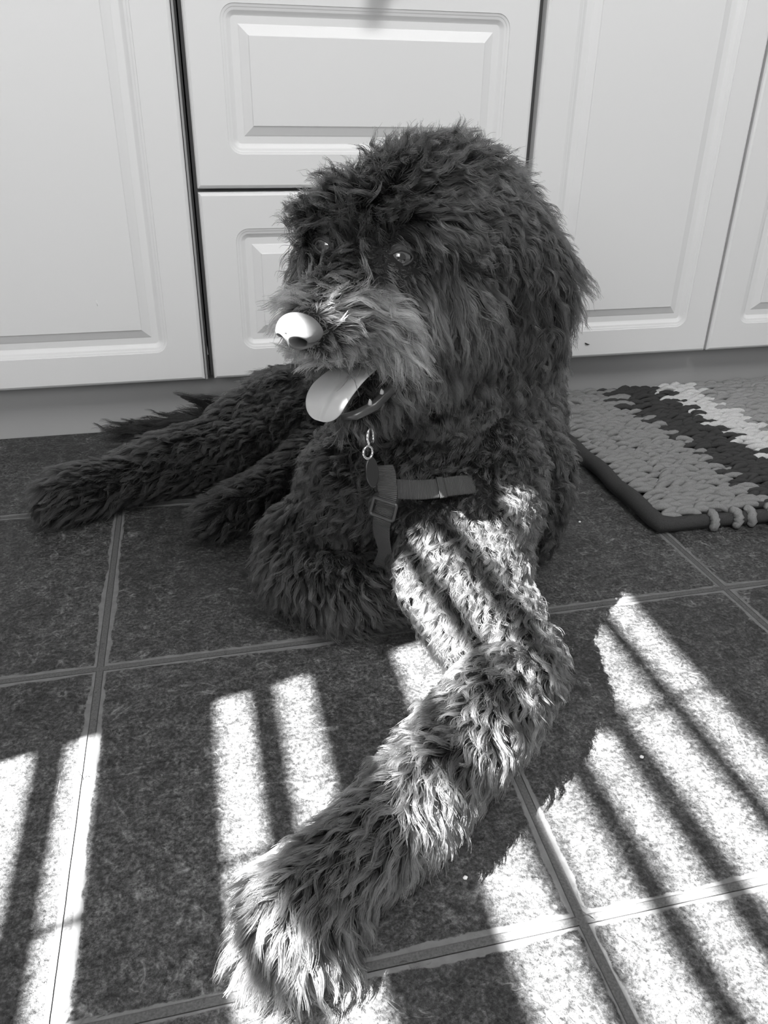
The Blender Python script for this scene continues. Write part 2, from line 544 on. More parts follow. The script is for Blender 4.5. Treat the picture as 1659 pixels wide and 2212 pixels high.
me2 = bpy.data.meshes.new_from_object(tmp.evaluated_get(dg))
bpy.data.objects.remove(tmp); bpy.data.meshes.remove(me)
me2.name = 'dog'
co = np.empty(len(me2.vertices) * 3); me2.vertices.foreach_get('co', co); co = co.reshape(-1, 3)
co[:, 2] = np.maximum(co[:, 2], .002)
me2.vertices.foreach_set('co', co.ravel())
m_skin = new_mat('dark_dog_skin', .008, .8, .2)
nsk = noise(m_skin, None, 200, 3)
lk(m_skin, bump(m_skin, nsk, .3, .001), bsdf(m_skin).inputs['Normal'])
me2.materials.clear(); me2.materials.append(m_skin)
me2.polygons.foreach_set('use_smooth', [True] * len(me2.polygons))
me2.update()
dog = bpy.data.objects.new('dog', me2); C.objects.link(dog)
tag(dog, 'shaggy dark curly-haired dog lying on the tiles, panting, one front leg stretched out', 'dog')
bvh = BVHTree.FromPolygons([tuple(v) for v in co], [tuple(p.vertices) for p in me2.polygons])
print('body verts', len(me2.vertices))

EYE_L = Vector((.1530, -.5700, .3715)); EYE_R = Vector((.0955, -.5390, .3780))
NOSE = Vector((.0600, -.6330, .3330))
F_HEAD = Vector((-.63, -.75, -.14)).normalized()
L_HEAD = Vector((.77, -.64, 0.0)).normalized()
U_HEAD = L_HEAD.cross(F_HEAD).normalized()
if U_HEAD.z < 0: U_HEAD = -U_HEAD
# snap the eyes to the surface
def on_surface(p, off=0.0):
    q, n, i, dd = bvh.find_nearest(Vector(p))
    return q + n * off, n

# ---- harness and collar paths (found on the chest surface, lifted to lie on the coat)
def strap_path(pts, off, n=40):
    pts = [Vector(p) for p in pts]
    out = []
    for t in np.linspace(0, len(pts) - 1.0001, n):
        i = int(t); f = t - i
        p = pts[i].lerp(pts[i + 1], f)
        q, nn = on_surface(p, off)
        nn = (nn + Vector((-.15, -.95, .25))).normalized()
        p2 = Vector((p.x, q.y, p.z))
        out.append((p2, nn))
    # smooth
    for _ in range(6):
        out = [out[0]] + [((out[i - 1][0] + out[i][0] * 2 + out[i + 1][0]) / 4, (out[i - 1][1] + out[i][1] * 2 + out[i + 1][1]).normalized()) for i in range(1, len(out) - 1)] + [out[-1]]
    return out
HO = .020
strapA = strap_path([(0.1476, -.585, 0.1672), (0.1630, -.589, 0.1678), (0.1793, -.59, 0.1680), (0.1980, -.587, 0.1678), (0.2162, -.58, 0.1669), (0.2350, -.570, 0.1667), (0.2520, -.556, 0.1665), (0.2850, -.52, 0.1660)], HO, 40)
strapB = strap_path([(0.1415, -.585, 0.1890), (0.1415, -.587, 0.1760), (0.1420, -.590, 0.1639), (0.1377, -.592, 0.1511), (0.1328, -.59, 0.1262), (0.1341, -.58, 0.0898), (0.1451, -.565, 0.0636)], HO, 44)
strapA = [(p - n * max(0, (i - 22) * .0016), n) for i, (p, n) in enumerate(strapA)]
strapB = [(p - n * max(0, (i - 26) * .0012), n) for i, (p, n) in enumerate(strapB)]
strap_pts = [p for p, n in strapA[:24]] + [p for p, n in strapB[:28]]

# ---- coat: control points (where, flow direction, length, lift, curl, shade)
cps = [
 # head top and brow
 ((.17, -.50, .44), (-.1, -.4, .9), .050, .75, .9, 1.0),
 ((.22, -.46, .45), (.3, -.3, .9), .040, .6, .9, 1.0),
 ((.26, -.42, .43), (.6, -.1, .5), .042, .5, .9, 1.0),
 ((.13, -.50, .42), (-.6, -.3, .7), .052, .7, .9, 1.0),
 ((.145, -.56, .405), (.1, -.6, .5), .036, .6, .6, 1.0),
 ((.20, -.53, .41), (.7, -.3, -.1), .044, .4, .8, 1.1),
 ((.22, -.52, .38), (.8, -.2, -.4), .044, .35, .8, 1.1),
 ((.157, -.580, .392), (.35, -.5, -.45), .026, .35, .5, 1.0),
 # bridge between eyes and muzzle
 ((.125, -.56, .385), (-.3, -.4, .6), .022, .35, .3, 1.0),
 ((.150, -.575, .350), (.6, .1, -.8), .014, .2, .2, 1.2),
 ((.170, -.565, .360), (.5, .1, -.8), .016, .2, .2, 1.2),
 ((.115, -.585, .375), (-.3, -.4, .3), .022, .3, .2, 2.0),
 ((.095, -.60, .365), (-.2, -.3, .3), .022, .3, .2, 3.6),
 # muzzle sides sweep back and down (moustache)
 ((.10, -.625, .345), (.8, .3, -.1), .034, .20, .35, 4.0),
 ((.125, -.61, .34), (.8, .1, -.5), .050, .35, .4, 6.5),
 ((.145, -.60, .325), (.45, .1, -.9), .056, .3, .4, 6.0),
 ((.10, -.62, .31), (.5, .1, -.8), .024, .25, .3, 5.5),
 ((.062, -.595, .355), (-.9, .1, .25), .046, .5, .8, 5.0),
 ((.065, -.60, .315), (-.6, .2, -.7), .026, .3, .3, 5.0),
 ((.16, -.58, .31), (.3, .1, -1), .046, .25, .4, 4.5),
 # cheek
 ((.175, -.57, .345), (.35, .05, -.9), .046, .2, .3, 3.2),
 ((.20, -.55, .33), (.2, .05, -1), .052, .2, .35, 2.4),
 ((.21, -.55, .29), (.1, .05, -1), .055, .25, .4, 2.0),
 ((.24, -.52, .34), (.15, .05, -1), .055, .25, .5, 1.2),
 ((.25, -.50, .28), (.1, .05, -1), .060, .25, .6, 1.2),
 # jaw and throat
 ((.13, -.58, .235), (.3, .0, -.9), .034, .3, .5, 1.2),
 ((.17, -.55, .24), (.5, .05, -.8), .044, .3, .5, 1.2),
 ((.20, -.52, .23), (.5, .05, -.8), .044, .35, .7, 1.1),
 # far (right) side of head
 ((.10, -.49, .36), (-.3, -.1, -.9), .040, .35, .6, 1.0),
 ((.09, -.47, .30), (-.1, 0, -1), .045, .3, .6, 1.0),
 ((.10, -.50, .40), (-.7, -.2, .4), .040, .6, .8, 1.0),
 # ear (left) long
 ((.29, -.48, .40), (.5, -.1, -.6), .055, .35, .7, 1.0),
 ((.33, -.47, .35), (.35, -.05, -1), .066, .25, .5, 1.0),
 ((.34, -.45, .29), (.25, 0, -1), .068, .25, .55, 1.0),
 ((.31, -.49, .25), (.05, 0, -1), .062, .25, .9, 1.1),
 ((.30, -.50, .32), (.1, -.05, -1), .060, .25, .6, 1.1),
 ((.28, -.36, .38), (.4, .3, -.6), .055, .45, .8, 1.0),
 # neck, chest
 ((.20, -.52, .19), (.3, -.1, -.9), .036, .45, 2.0, 1.0),
 ((.25, -.52, .20), (.4, -.1, -.9), .038, .45, 2.0, 1.0),
 ((.17, -.56, .15), (.1, -.1, -1), .036, .4, 1.0, 1.1),
 ((.20, -.56, .10), (.2, -.1, -1), .036, .35, 1.0, 1.2),
 ((.11, -.53, .15), (-.5, -.1, -.8), .038, .4, 1.0, 1.1),
 ((.10, -.53, .10), (-.1, -.2, -1), .040, .4, 1.0, 1.1),
 ((.30, -.52, .18), (.7, 0, -.7), .038, .4, 1.0, 1.0),
 ((.32, -.52, .12), (.5, -.1, -1), .036, .35, 1.0, 1.0),
 # torso
 ((.42, -.38, .20), (.4, .5, -.5), .040, .4, .9, .8),
 ((.44, -.30, .12), (.2, .3, -1), .040, .4, .9, .75),
 ((.36, -.50, .06), (.2, 0, -1), .034, .35, .8, .7),
 ((.25, -.25, .22), (.1, 1, -.2), .040, .45, .9, .8),
 ((.15, -.20, .16), (-.6, .3, -.5), .042, .45, .9, .7),
 # left leg: values raised, part of its sunlight put into the hair colour
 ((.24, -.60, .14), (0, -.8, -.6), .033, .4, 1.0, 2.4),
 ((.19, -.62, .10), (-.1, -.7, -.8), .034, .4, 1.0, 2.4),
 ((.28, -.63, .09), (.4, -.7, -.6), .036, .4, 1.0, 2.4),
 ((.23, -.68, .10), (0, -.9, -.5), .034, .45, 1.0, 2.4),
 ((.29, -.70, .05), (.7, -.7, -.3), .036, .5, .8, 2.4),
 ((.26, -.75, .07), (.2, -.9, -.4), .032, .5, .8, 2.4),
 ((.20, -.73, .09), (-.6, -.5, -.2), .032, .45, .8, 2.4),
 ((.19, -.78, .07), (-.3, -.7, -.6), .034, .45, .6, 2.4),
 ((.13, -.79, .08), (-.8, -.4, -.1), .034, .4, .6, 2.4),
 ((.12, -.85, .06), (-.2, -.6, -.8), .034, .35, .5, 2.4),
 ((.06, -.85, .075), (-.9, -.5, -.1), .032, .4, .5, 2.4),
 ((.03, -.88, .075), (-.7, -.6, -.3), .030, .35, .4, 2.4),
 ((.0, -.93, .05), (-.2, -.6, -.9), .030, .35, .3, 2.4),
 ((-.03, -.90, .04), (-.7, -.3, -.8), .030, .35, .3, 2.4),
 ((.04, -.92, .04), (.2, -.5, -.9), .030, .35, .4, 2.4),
 # folded right leg
 ((.06, -.50, .10), (-.3, -.4, -.7), .034, .4, .7, .9),
 ((.04, -.51, .05), (-.5, -.4, -.7), .036, .4, .5, 1.15),
 ((.09, -.56, .05), (.2, -.6, -.7), .036, .35, .5, 1.2),
 ((.15, -.58, .04), (.8, -.4, -.4), .034, .35, .5, 1.1),
 # haunch, hind legs, tail: the dim light back there lowers these colour values
 ((.10, -.20, .13), (-.6, -.4, -.5), .040, .4, .8, .75),
 ((.03, -.22, .10), (-.7, -.5, -.4), .038, .4, .7, .75),
 ((-.07, -.23, .07), (-.9, -.3, -.3), .032, .4, .5, .75),
 ((-.16, -.27, .06), (-.8, -.3, -.3), .032, .4, .4, .75),
 ((-.23, -.28, .04), (-.7, -.3, -.6), .032, .4, .3, .75),
 ((.03, -.34, .06), (-.8, -.2, -.5), .030, .4, .5, .7),
 ((.06, -.02, .07), (-.9, 0, .3), .050, .3, .3, .45),
 ((-.08, .0, .03), (-.95, 0, .15), .050, .25, .3, .45),
]
cp_p = np.array([c[0] for c in cps]); cp_d = np.array([c[1] for c in cps], float)
cp_d /= np.linalg.norm(cp_d, axis=1)[:, None]
cp_v = np.array([c[2:] for c in cps])
cp_v[:, 3] *= np.where(cp_v[:, 3] > 3.4, 1.45, 1.0)

def field(p):
    out_d = np.zeros((len(p), 3)); out_v = np.zeros((len(p), 4))
    for s in range(0, len(p), 20000):
        q = p[s:s + 20000]
        dd = ((q[:, None, :] - cp_p[None]) ** 2).sum(2) + 1e-5
        w = dd ** -2.2
        w /= w.sum(1)[:, None]
        out_d[s:s + 20000] = w @ cp_d
        out_v[s:s + 20000] = w @ cp_v
    return out_d, out_v

# triangles
me2.calc_loop_triangles()
tri = np.empty(len(me2.loop_triangles) * 3, int); me2.loop_triangles.foreach_get('vertices', tri); tri = tri.reshape(-1, 3)
vn_ = np.empty(len(me2.vertices) * 3); me2.vertices.foreach_get('normal', vn_); vn_ = vn_.reshape(-1, 3)
A, B, Cc = co[tri[:, 0]], co[tri[:, 1]], co[tri[:, 2]]
area_ = np.linalg.norm(np.cross(B - A, Cc - A), axis=1) / 2
tn = np.cross(B - A, Cc - A); tn /= np.linalg.norm(tn, axis=1)[:, None] + 1e-12
tc = (A + B + Cc) / 3
camp = np.array(cam.location)
vd = camp - tc; dist = np.linalg.norm(vd, axis=1); vd /= dist[:, None]
facing = (tn * vd).sum(1)
dens = np.where(facing > -.35, 1.0, .25) * np.clip(.75 / dist, .55, 1.25) ** 1.3
dens *= np.where(tc[:, 2] < .008, .1, 1)
prob = area_ * dens; prob /= prob.sum()

def sample(n):
    idx = rng.choice(len(prob), n, p=prob)
    r1 = np.sqrt(rng.random(n)); r2 = rng.random(n)
    w0 = 1 - r1; w1_ = r1 * (1 - r2); w2 = r1 * r2
    p = A[idx] * w0[:, None] + B[idx] * w1_[:, None] + Cc[idx] * w2[:, None]
    nn = vn_[tri[idx, 0]] * w0[:, None] + vn_[tri[idx, 1]] * w1_[:, None] + vn_[tri[idx, 2]] * w2[:, None]
    nn /= np.linalg.norm(nn, axis=1)[:, None] + 1e-9
    return p, nn

def norm(a): return a / (np.linalg.norm(a, axis=1)[:, None] + 1e-9)

NPT = 13
S = np.linspace(0, 1, NPT)
def strands(p, n, dirv, val, seed_phase, seed_axis, jit=.12, curl_w=1.0):
    """centre lines for locks: p root, n normal, flow, values -> (N, NPT, 3)"""
    N = len(p)
    L = val[:, 0]; lift = val[:, 1]; curl = val[:, 2]
    t = dirv - n * (dirv * n).sum(1)[:, None]
    t = norm(t)
    d0 = norm(n * lift[:, None] * 1.6 + t)
    d1 = norm(n * (lift * .35)[:, None] + t * 1.0 + norm(dirv) * .6)
    out = np.zeros((N, NPT, 3)); out[:, 0] = p
    seg = L / (NPT - 1)
    side = norm(np.cross(n, t))
    for k in range(1, NPT):
        s = (k - .5) / (NPT - 1)
        dcur = d0 * (1 - s) + d1 * s
        ph = seed_phase + s * L * (2 * np.pi / .030)
        wav = (side * np.cos(ph)[:, None] + n * (np.sin(ph) * .6)[:, None]) * (curl * curl_w * 1.05 * (.35 + s))[:, None]
        dcur = norm(dcur + wav)
        out[:, k] = out[:, k - 1] + dcur * seg[:, None]
    return out

strapA_np = np.array([tuple(p) for p in strap_pts])
def local_scale(p):
    """length factor near eyes, nose, mouth and straps; also a keep mask"""
    def dto(c): return np.linalg.norm(p - np.array(tuple(c)), axis=1)
    ss = lambda x, a, b: np.clip((x - a) / (b - a), 0, 1) ** 2 * (3 - 2 * np.clip((x - a) / (b - a), 0, 1))
    f = .13 + .87 * ss(dto(EYE_L), .014, .036)
    above = np.clip((p[:, 2] - (EYE_L.z + .006)) / .006, 0, 1)
    f = np.maximum(f, above * ss(dto(EYE_L), .004, .018) * .8)
    f *= .5 + .5 * ss(dto(EYE_R), .012, .026)
    f *= .10 + .90 * ss(dto(NOSE), .014, .050)
    keep = (dto(EYE_L) > .0098) & (dto(EYE_R) > .0075) & (dto(NOSE) > .0155)
    dm = np.full(len(p), 9.0)
    for q in strapA_np[::2]:
        dm = np.minimum(dm, np.linalg.norm(p - q, axis=1))
    f *= .25 + .75 * ss(dm, .024, .036)
    # the gap of the mouth
    mouth = np.array((.108, -.585, .278)); dmo = np.linalg.norm(p - mouth, axis=1)
    f *= .30 + .70 * ss(dmo, .016, .040)
    return f, keep

# lock guides
NG = 11000
gp, gn = sample(NG)
gd, gv = field(gp)
gd = norm(gd + rng.normal(0, .22, gd.shape))
gv[:, 0] *= rng.uniform(.7, 1.2, NG)
fsc, _ = local_scale(gp); gv[:, 0] *= fsc
gv[:, 2] *= rng.uniform(.6, 1.3, NG)
gph = rng.uniform(0, 2 * np.pi, NG)
G = strands(gp, gn, gd, gv, gph, None)
kd = KDTree(NG)
for i in range(NG): kd.insert(gp[i], i)
kd.balance()

NH = 210000
hp, hn = sample(NH)
f, keep = local_scale(hp)
hp, hn, f = hp[keep], hn[keep], f[keep]
gi = np.array([kd.find(p)[1] for p in hp])
hd, hv = field(hp)
N = len(hp)
hd = norm(hd + rng.normal(0, .15, hd.shape))
hv[:, 0] *= f * rng.uniform(.55, 1.15, N)
hv[:, 2] *= .8
own = strands(hp, hn, hd, hv, gph[gi] + rng.normal(0, .7, N), None)
# pull each strand towards its lock
gL = gv[gi, 0]
ratio = np.clip(hv[:, 0] / (gL + 1e-6), .5, 1.2)
spread = rng.normal(0, .0008, (N, 3))
clump = np.where(rng.random(N) < .14, rng.uniform(.2, .7, N), rng.uniform(.86, 1.0, N))
gg = G[gi]
off = (hp - gp[gi])
H = np.empty_like(own)
for k in range(NPT):
    s = S[k]
    # point on the guide at matching arc fraction
    x = np.clip(s * ratio, 0, 1) * (NPT - 1)
    i0 = np.minimum(x.astype(int), NPT - 2); fr = (x - i0)[:, None]
    gpt = gg[np.arange(N), i0] * (1 - fr) + gg[np.arange(N), i0 + 1] * fr
    c = (clump * min(1, s * 1.35) ** .8)[:, None]
    H[:, k] = own[:, k] * (1 - c) + (gpt + off * (1 - s) * .75 + spread * (0.3 + s)) * c
H[:, :, 2] = np.maximum(H[:, :, 2], .0012 + rng.random((N, 1)) * .003)
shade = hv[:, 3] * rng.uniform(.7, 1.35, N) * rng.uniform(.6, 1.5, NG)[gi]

def hair_obj(name, H, shade, mat, r0=.00021, r1=.00006):
    hc = bpy.data.hair_curves.new(name)
    n, k = H.shape[:2]
    hc.add_curves([k] * n)
    hc.attributes['position'].data.foreach_set('vector', H.astype(np.float32).ravel())
    ra = hc.attributes.get('radius') or hc.attributes.new('radius', 'FLOAT', 'POINT')
    rad = (r0 * (1 - np.linspace(0, 1, k) ** 2) + r1)[None].repeat(n, 0)
    ra.data.foreach_set('value', rad.astype(np.float32).ravel())
    sa = hc.attributes.new('shade', 'FLOAT', 'POINT')
    tip = .12 + 2.1 * np.linspace(0, 1, k) ** 1.3          # paler tips, with the root shade between locks put into the colour
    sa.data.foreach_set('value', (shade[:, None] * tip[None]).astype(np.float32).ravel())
    hc.materials.append(mat)
    o = bpy.data.objects.new(name, hc); C.objects.link(o); o.parent = dog
    return o

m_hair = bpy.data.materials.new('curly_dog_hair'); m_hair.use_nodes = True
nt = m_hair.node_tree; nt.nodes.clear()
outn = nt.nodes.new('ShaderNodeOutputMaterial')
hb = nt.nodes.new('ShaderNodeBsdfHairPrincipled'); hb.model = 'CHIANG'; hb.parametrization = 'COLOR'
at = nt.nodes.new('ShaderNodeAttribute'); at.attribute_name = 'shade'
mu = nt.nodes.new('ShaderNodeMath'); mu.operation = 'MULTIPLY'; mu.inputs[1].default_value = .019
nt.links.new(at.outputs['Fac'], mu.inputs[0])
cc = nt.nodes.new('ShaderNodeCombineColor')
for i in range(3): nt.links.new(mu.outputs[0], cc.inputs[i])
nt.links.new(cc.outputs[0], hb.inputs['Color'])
hb.inputs['Roughness'].default_value = .34; hb.inputs['IOR'].default_value = 1.45
hb.inputs['Radial Roughness'].default_value = .55
nt.links.new(hb.outputs[0], outn.inputs[0])

# separate parts: head hair, coat, tail hair
headm = (hp[:, 2] > .215) & (hp[:, 1] < -.33)
tailm = (hp[:, 1] > -.075) & (hp[:, 0] < .115) & ~headm
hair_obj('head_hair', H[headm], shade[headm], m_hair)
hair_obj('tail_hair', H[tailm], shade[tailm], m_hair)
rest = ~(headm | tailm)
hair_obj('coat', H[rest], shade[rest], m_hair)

# ---- eyes
m_eye = new_mat('glossy_dark_eye', .012, .06, .9)
tcn = nd(m_eye, 'ShaderNodeTexCoord')
ln = nd(m_eye, 'ShaderNodeVectorMath', operation='LENGTH'); 
sepE = nd(m_eye, 'ShaderNodeSeparateXYZ'); lk(m_eye, tcn.outputs['Object'], sepE.inputs[0])
rr = math_n(m_eye, 'SQRT', math_n(m_eye, 'ADD', math_n(m_eye, 'POWER', sepE.outputs[0], 2.0), math_n(m_eye, 'POWER', sepE.outputs[1], 2.0)))
ev = ramp(m_eye, math_n(m_eye, 'MULTIPLY', rr, 100), [(.0, .004), (.34, .004), (.38, .05), (.72, .085), (.80, .01), (.93, .01), (.97, .10)])
cE = nd(m_eye, 'ShaderNodeCombineColor')
for i in range(3): lk(m_eye, ev, cE.inputs[i])
lk(m_eye, cE.outputs[0], bsdf(m_eye).inputs['Base Color'])
bsdf(m_eye).inputs['Coat Weight'].default_value = 1.0
bsdf(m_eye).inputs['Coat Roughness'].default_value = .03
m_lid = new_mat('eyelid_skin', .03, .38, .5)
nl = noise(m_lid, None, 500, 3); lk(m_lid, bump(m_lid, nl, .4, .0008), bsdf(m_lid).inputs['Normal'])
def make_eye(c, look, label):
    c = Vector(c); look = Vector(look).normalized()
    q, nn = on_surface(c)
    c = q + look * -.0090
    bm = bmesh.new(); bmesh.ops.create_uvsphere(bm, u_segments=32, v_segments=20, radius=.0125)
    o = bm_obj('eye', bm, m_eye, smooth=True)
    o.location = c; o.rotation_euler = look.to_track_quat('Z', 'Y').to_euler()
    o.parent = dog
    # lids: two shell wedges of a slightly bigger sphere leaving an almond opening
    rot = look.to_track_quat('Z', 'Y').to_matrix()
    R = .0134
    V = []; F = []
    nu, nv = 36, 12
    for i in range(nu):
        a = 2 * math.pi * i / nu
        # almond opening half-size in the (x,y) plane of the eye
        ox = .0088 * math.cos(a); oy = .0054 * math.sin(a) * (1 - .25 * abs(math.cos(a)))
        for j in range(nv):
            t = j / (nv - 1)
            ang = math.atan2(oy, ox); r0 = math.hypot(ox, oy)
            th0 = math.asin(min(.999, r0 / R)); th = th0 + .55 * t
            bul = R + .0011 * math.exp(-((t - .14) / .10) ** 2) - .0004 * (t == 0) - .0006 * t * t
            V.append(c + rot @ Vector((bul * math.sin(th) * math.cos(ang), bul * math.sin(th) * math.sin(ang), bul * math.cos(th))))
    for i in range(nu):
        for j in range(nv - 1):
            i2 = (i + 1) % nu
            F.append((i * nv + j, i2 * nv + j, i2 * nv + j + 1, i * nv + j + 1))
    l = mesh_obj('eyelid', V, F, m_lid, dog)
    return c
look_l = (-.28, -.95, .02)
cL = make_eye(EYE_L, (-.15, -.95, .10), 'left')
cR = make_eye(EYE_R, (-.75, -.65, .05), 'right')

# ---- nose
m_nose = new_mat('nose_leather', .16, .42, .6)
vo = nd(m_nose, 'ShaderNodeTexVoronoi'); vo.inputs['Scale'].default_value = 1300
lk(m_nose, bump(m_nose, vo.outputs[0], .35, .0006), bsdf(m_nose).inputs['Normal'])
pt = nd(m_nose, 'ShaderNodeAttribute'); pt.attribute_name = 'pit'
pv = mixf(m_nose, pt.outputs['Fac'], .15, .004); cP = nd(m_nose, 'ShaderNodeCombineColor')  # shade inside the nostrils put into the base colour
for i in range(3): lk(m_nose, pv, cP.inputs[i])
lk(m_nose, cP.outputs[0], bsdf(m_nose).inputs['Base Color'])
def make_nose():
    bm = bmesh.new(); bmesh.ops.create_uvsphere(bm, u_segments=96, v_segments=64, radius=1)
    fw = Vector((-.70, -.70, -.08)).normalized(); lt = fw.cross(Vector((0, 0, 1))).normalized()
    if lt.x < 0: lt = -lt
    upv = lt.cross(fw); upv = upv if upv.z > 0 else -upv
    pit = []
    for v in bm.verts:
        pit.append(0.0)
        x, y, z = v.co        # x lateral, y forward(+), z up
        w = .0178 * (1 - .18 * max(0, -z))
        q = Vector((x * w, y * .0150, z * .0138))
        if z < 0: q.z *= 1.05
        q.y += .002 * z                       # top overhangs slightly
        q.y += .0015 * (1 - abs(x))
        # alar wings
        q.x += .0016 * math.copysign(1, x) * math.exp(-((abs(x) - .8) / .25) ** 2) * math.exp(-((z + .2) / .4) ** 2)
        # nostrils: comma shaped pits, slit running out to the side
        if y > -.25:
            for sx in (-1, 1):
                dx = (x * sx - .42) / .20; dz = (z + .38) / .24
                g = math.exp(-(dx * dx + dz * dz))
                pit[-1] = max(pit[-1], 1 - math.exp(-g * g * 9))
                dx2 = (x * sx - .72) / .24; dz2 = (z + .50 ) / .10
                g2 = math.exp(-(dx2 * dx2 + dz2 * dz2))
                q -= Vector((sx * .001, .0120, -.001)) * (1 - math.exp(-g * g * 9)) + Vector((sx * .004, .004, 0)) * g2
            q.y -= .0012 * math.exp(-(x / .05) ** 2) * (z < .2)      # philtrum
        v.co = NOSE + lt * q.x + fw * q.y + upv * q.z
    o = bm_obj('nose', bm, m_nose, dog, smooth=True)
    pa = o.data.attributes.new('pit', 'FLOAT', 'POINT')
    pa.data.foreach_set('value', pit)
    return o
make_nose()

# ---- tongue, lower lip, teeth
m_ton = new_mat('wet_tongue', .42, .38, .5)
nto = noise(m_ton, None, 900, 3); lk(m_ton, bump(m_ton, nto, .35, .0006), bsdf(m_ton).inputs['Normal'])
bsdf(m_ton).inputs['Subsurface Weight'].default_value = .2
bsdf(m_ton).inputs['Subsurface Radius'].default_value = (.004, .004, .004)
def make_tongue():
    path = [((.152, -.532, .282), .017), ((.130, -.558, .283), .018), ((.111, -.579, .281), .0185), ((.096, -.594, .2755), .019), ((.087, -.601, .2695), .0188),
            ((.082, -.604, .262), .0175), ((.0795, -.605, .256), .0145), ((.078, -.605, .2515), .010), ((.0775, -.605, .249), .0035)]
    n = len(path); V = []; F = []; K = 17
    wd = Vector((.93, -.36, .03)).normalized()
    for i, (p, w) in enumerate(path):
        p = Vector(p)
        t = (Vector(path[min(i + 1, n - 1)][0]) - Vector(path[max(i - 1, 0)][0])).normalized()
        w_ = (wd - t * wd.dot(t)).normalized()
        nn = t.cross(w_).normalized()
        if nn.dot(Vector((-.5, -.7, .4))) < 0: nn = -nn
        th = .0042 * min(1, w / .014)
        ring = []
        for k in range(K):
            u = -1 + 2 * k / (K - 1)
            ed = math.sqrt(max(0, 1 - u * u))
            groove = -.0020 * math.exp(-(u / .16) ** 2) * min(1, w / .015)
            cup = .0018 * u * u
            ring.append(p + w_ * (u * w) + nn * (th * ed ** .6 * .5 + groove + cup))
        for k in range(K - 2, 0, -1):
            u = -1 + 2 * k / (K - 1)
            ed = math.sqrt(max(0, 1 - u * u))
            ring.append(p + w_ * (u * w) + nn * (-th * ed ** .6 * .5 + .0018 * u * u))
        V += ring
    M = 2 * K - 2
    for i in range(n - 1):
        for k in range(M):
            k2 = (k + 1) % M
            F.append((i * M + k, i * M + k2, (i + 1) * M + k2, (i + 1) * M + k))
    F.append(tuple((n - 1) * M + k for k in range(M))); F.append(tuple(range(M))[::-1])
    o = mesh_obj('tongue', V, F, m_ton, dog)
    ss = o.modifiers.new('sub', 'SUBSURF'); ss.levels = 2; ss.render_levels = 2
make_tongue()
m_lip = new_mat('wet_dark_lip', .05, .25, .6)
V, F = tube([(.100, -.585, .243), (.112, -.590, .246), (.128, -.588, .252), (.145, -.577, .262), (.158, -.563, .273), (.166, -.553, .285)], [.003, .0045, .005, .005, .0045, .003], 12)
o = mesh_obj('lower_lip', V, F, m_lip, dog)
m_tooth = new_mat('tooth_enamel', .45, .3, .5)
for p, r, h in (((.124, -.590, .2545), .0020, .005), ((.136, -.583, .2605), .0022, .005)):
    V, F = tube([p, (p[0], p[1], p[2] + h * .6), (p[0] - .0005, p[1], p[2] + h)], [r, r * .8, r * .2], 8)
    mesh_obj('tooth', V, F, m_tooth, dog)
# whiskers below the chin and on the muzzle
def free_hairs(name, roots, dirs, L, n, sprd, curv, sh=2.0):
    Hs = []
    for _ in range(n):
        i = random.randrange(len(roots))
        p = np.array(roots[i]) + rng.normal(0, .004, 3); d_ = norm(np.array([dirs[i]]) + rng.normal(0, sprd, (1, 3)))[0]
        cv = rng.normal(0, curv, 3); l = L * random.uniform(.6, 1.1)
        pts = [p]
        for k in range(NPT - 1):
            d_ = d_ + cv / NPT; d_ /= np.linalg.norm(d_)
            pts.append(pts[-1] + d_ * l / (NPT - 1))
        Hs.append(pts)
    return hair_obj(name, np.array(Hs), np.full(n, sh), m_hair, .00022, .0001)
free_hairs('whiskers', [(.100, -.585, .232), (.115, -.60, .305), (.100, -.605, .303)], [(-.1, -.3, -1), (.5, -.2, -.8), (.3, -.3, -.8)], .028, 34, .25, 1.0, 1.2)
def wisps():
    Hs = []
    for root, d0, cv, l in (((.020, -.035, .050), (-.75, 0, .75), (-.5, 0, -.5), .085), ((.000, -.035, .045), (-.45, 0, 1.0), (-1.3, 0, -.2), .060), ((-.03, -.03, .035), (-.95, 0, .45), (-.2, 0, -.8), .060), ((.03, -.045, .060), (-.6, 0, 1), (-1.2, 0, -.9), .070)):
        for _ in range(70):
            p = np.array(root) + rng.normal(0, .0035, 3); d_ = np.array(d0, float); d_ /= np.linalg.norm(d_)
            j = rng.normal(0, .05, 3); pts = [p.copy()]
            tgt = np.array(root)
            ll = l * random.uniform(.75, 1.05)
            for k in range(NPT - 1):
                d_ = d_ + (np.array(cv) + j) / NPT; d_ /= np.linalg.norm(d_)
                tgt = tgt + d_ * ll / (NPT - 1)
                c = min(1, (k + 1) / NPT * 1.2)
                pts.append(tgt + (p - np.array(root)) * (1 - c))
            Hs.append(pts)
    hair_obj('tail_wisp', np.array(Hs), np.full(len(Hs), .3), m_hair, .0003, .00015)
wisps()

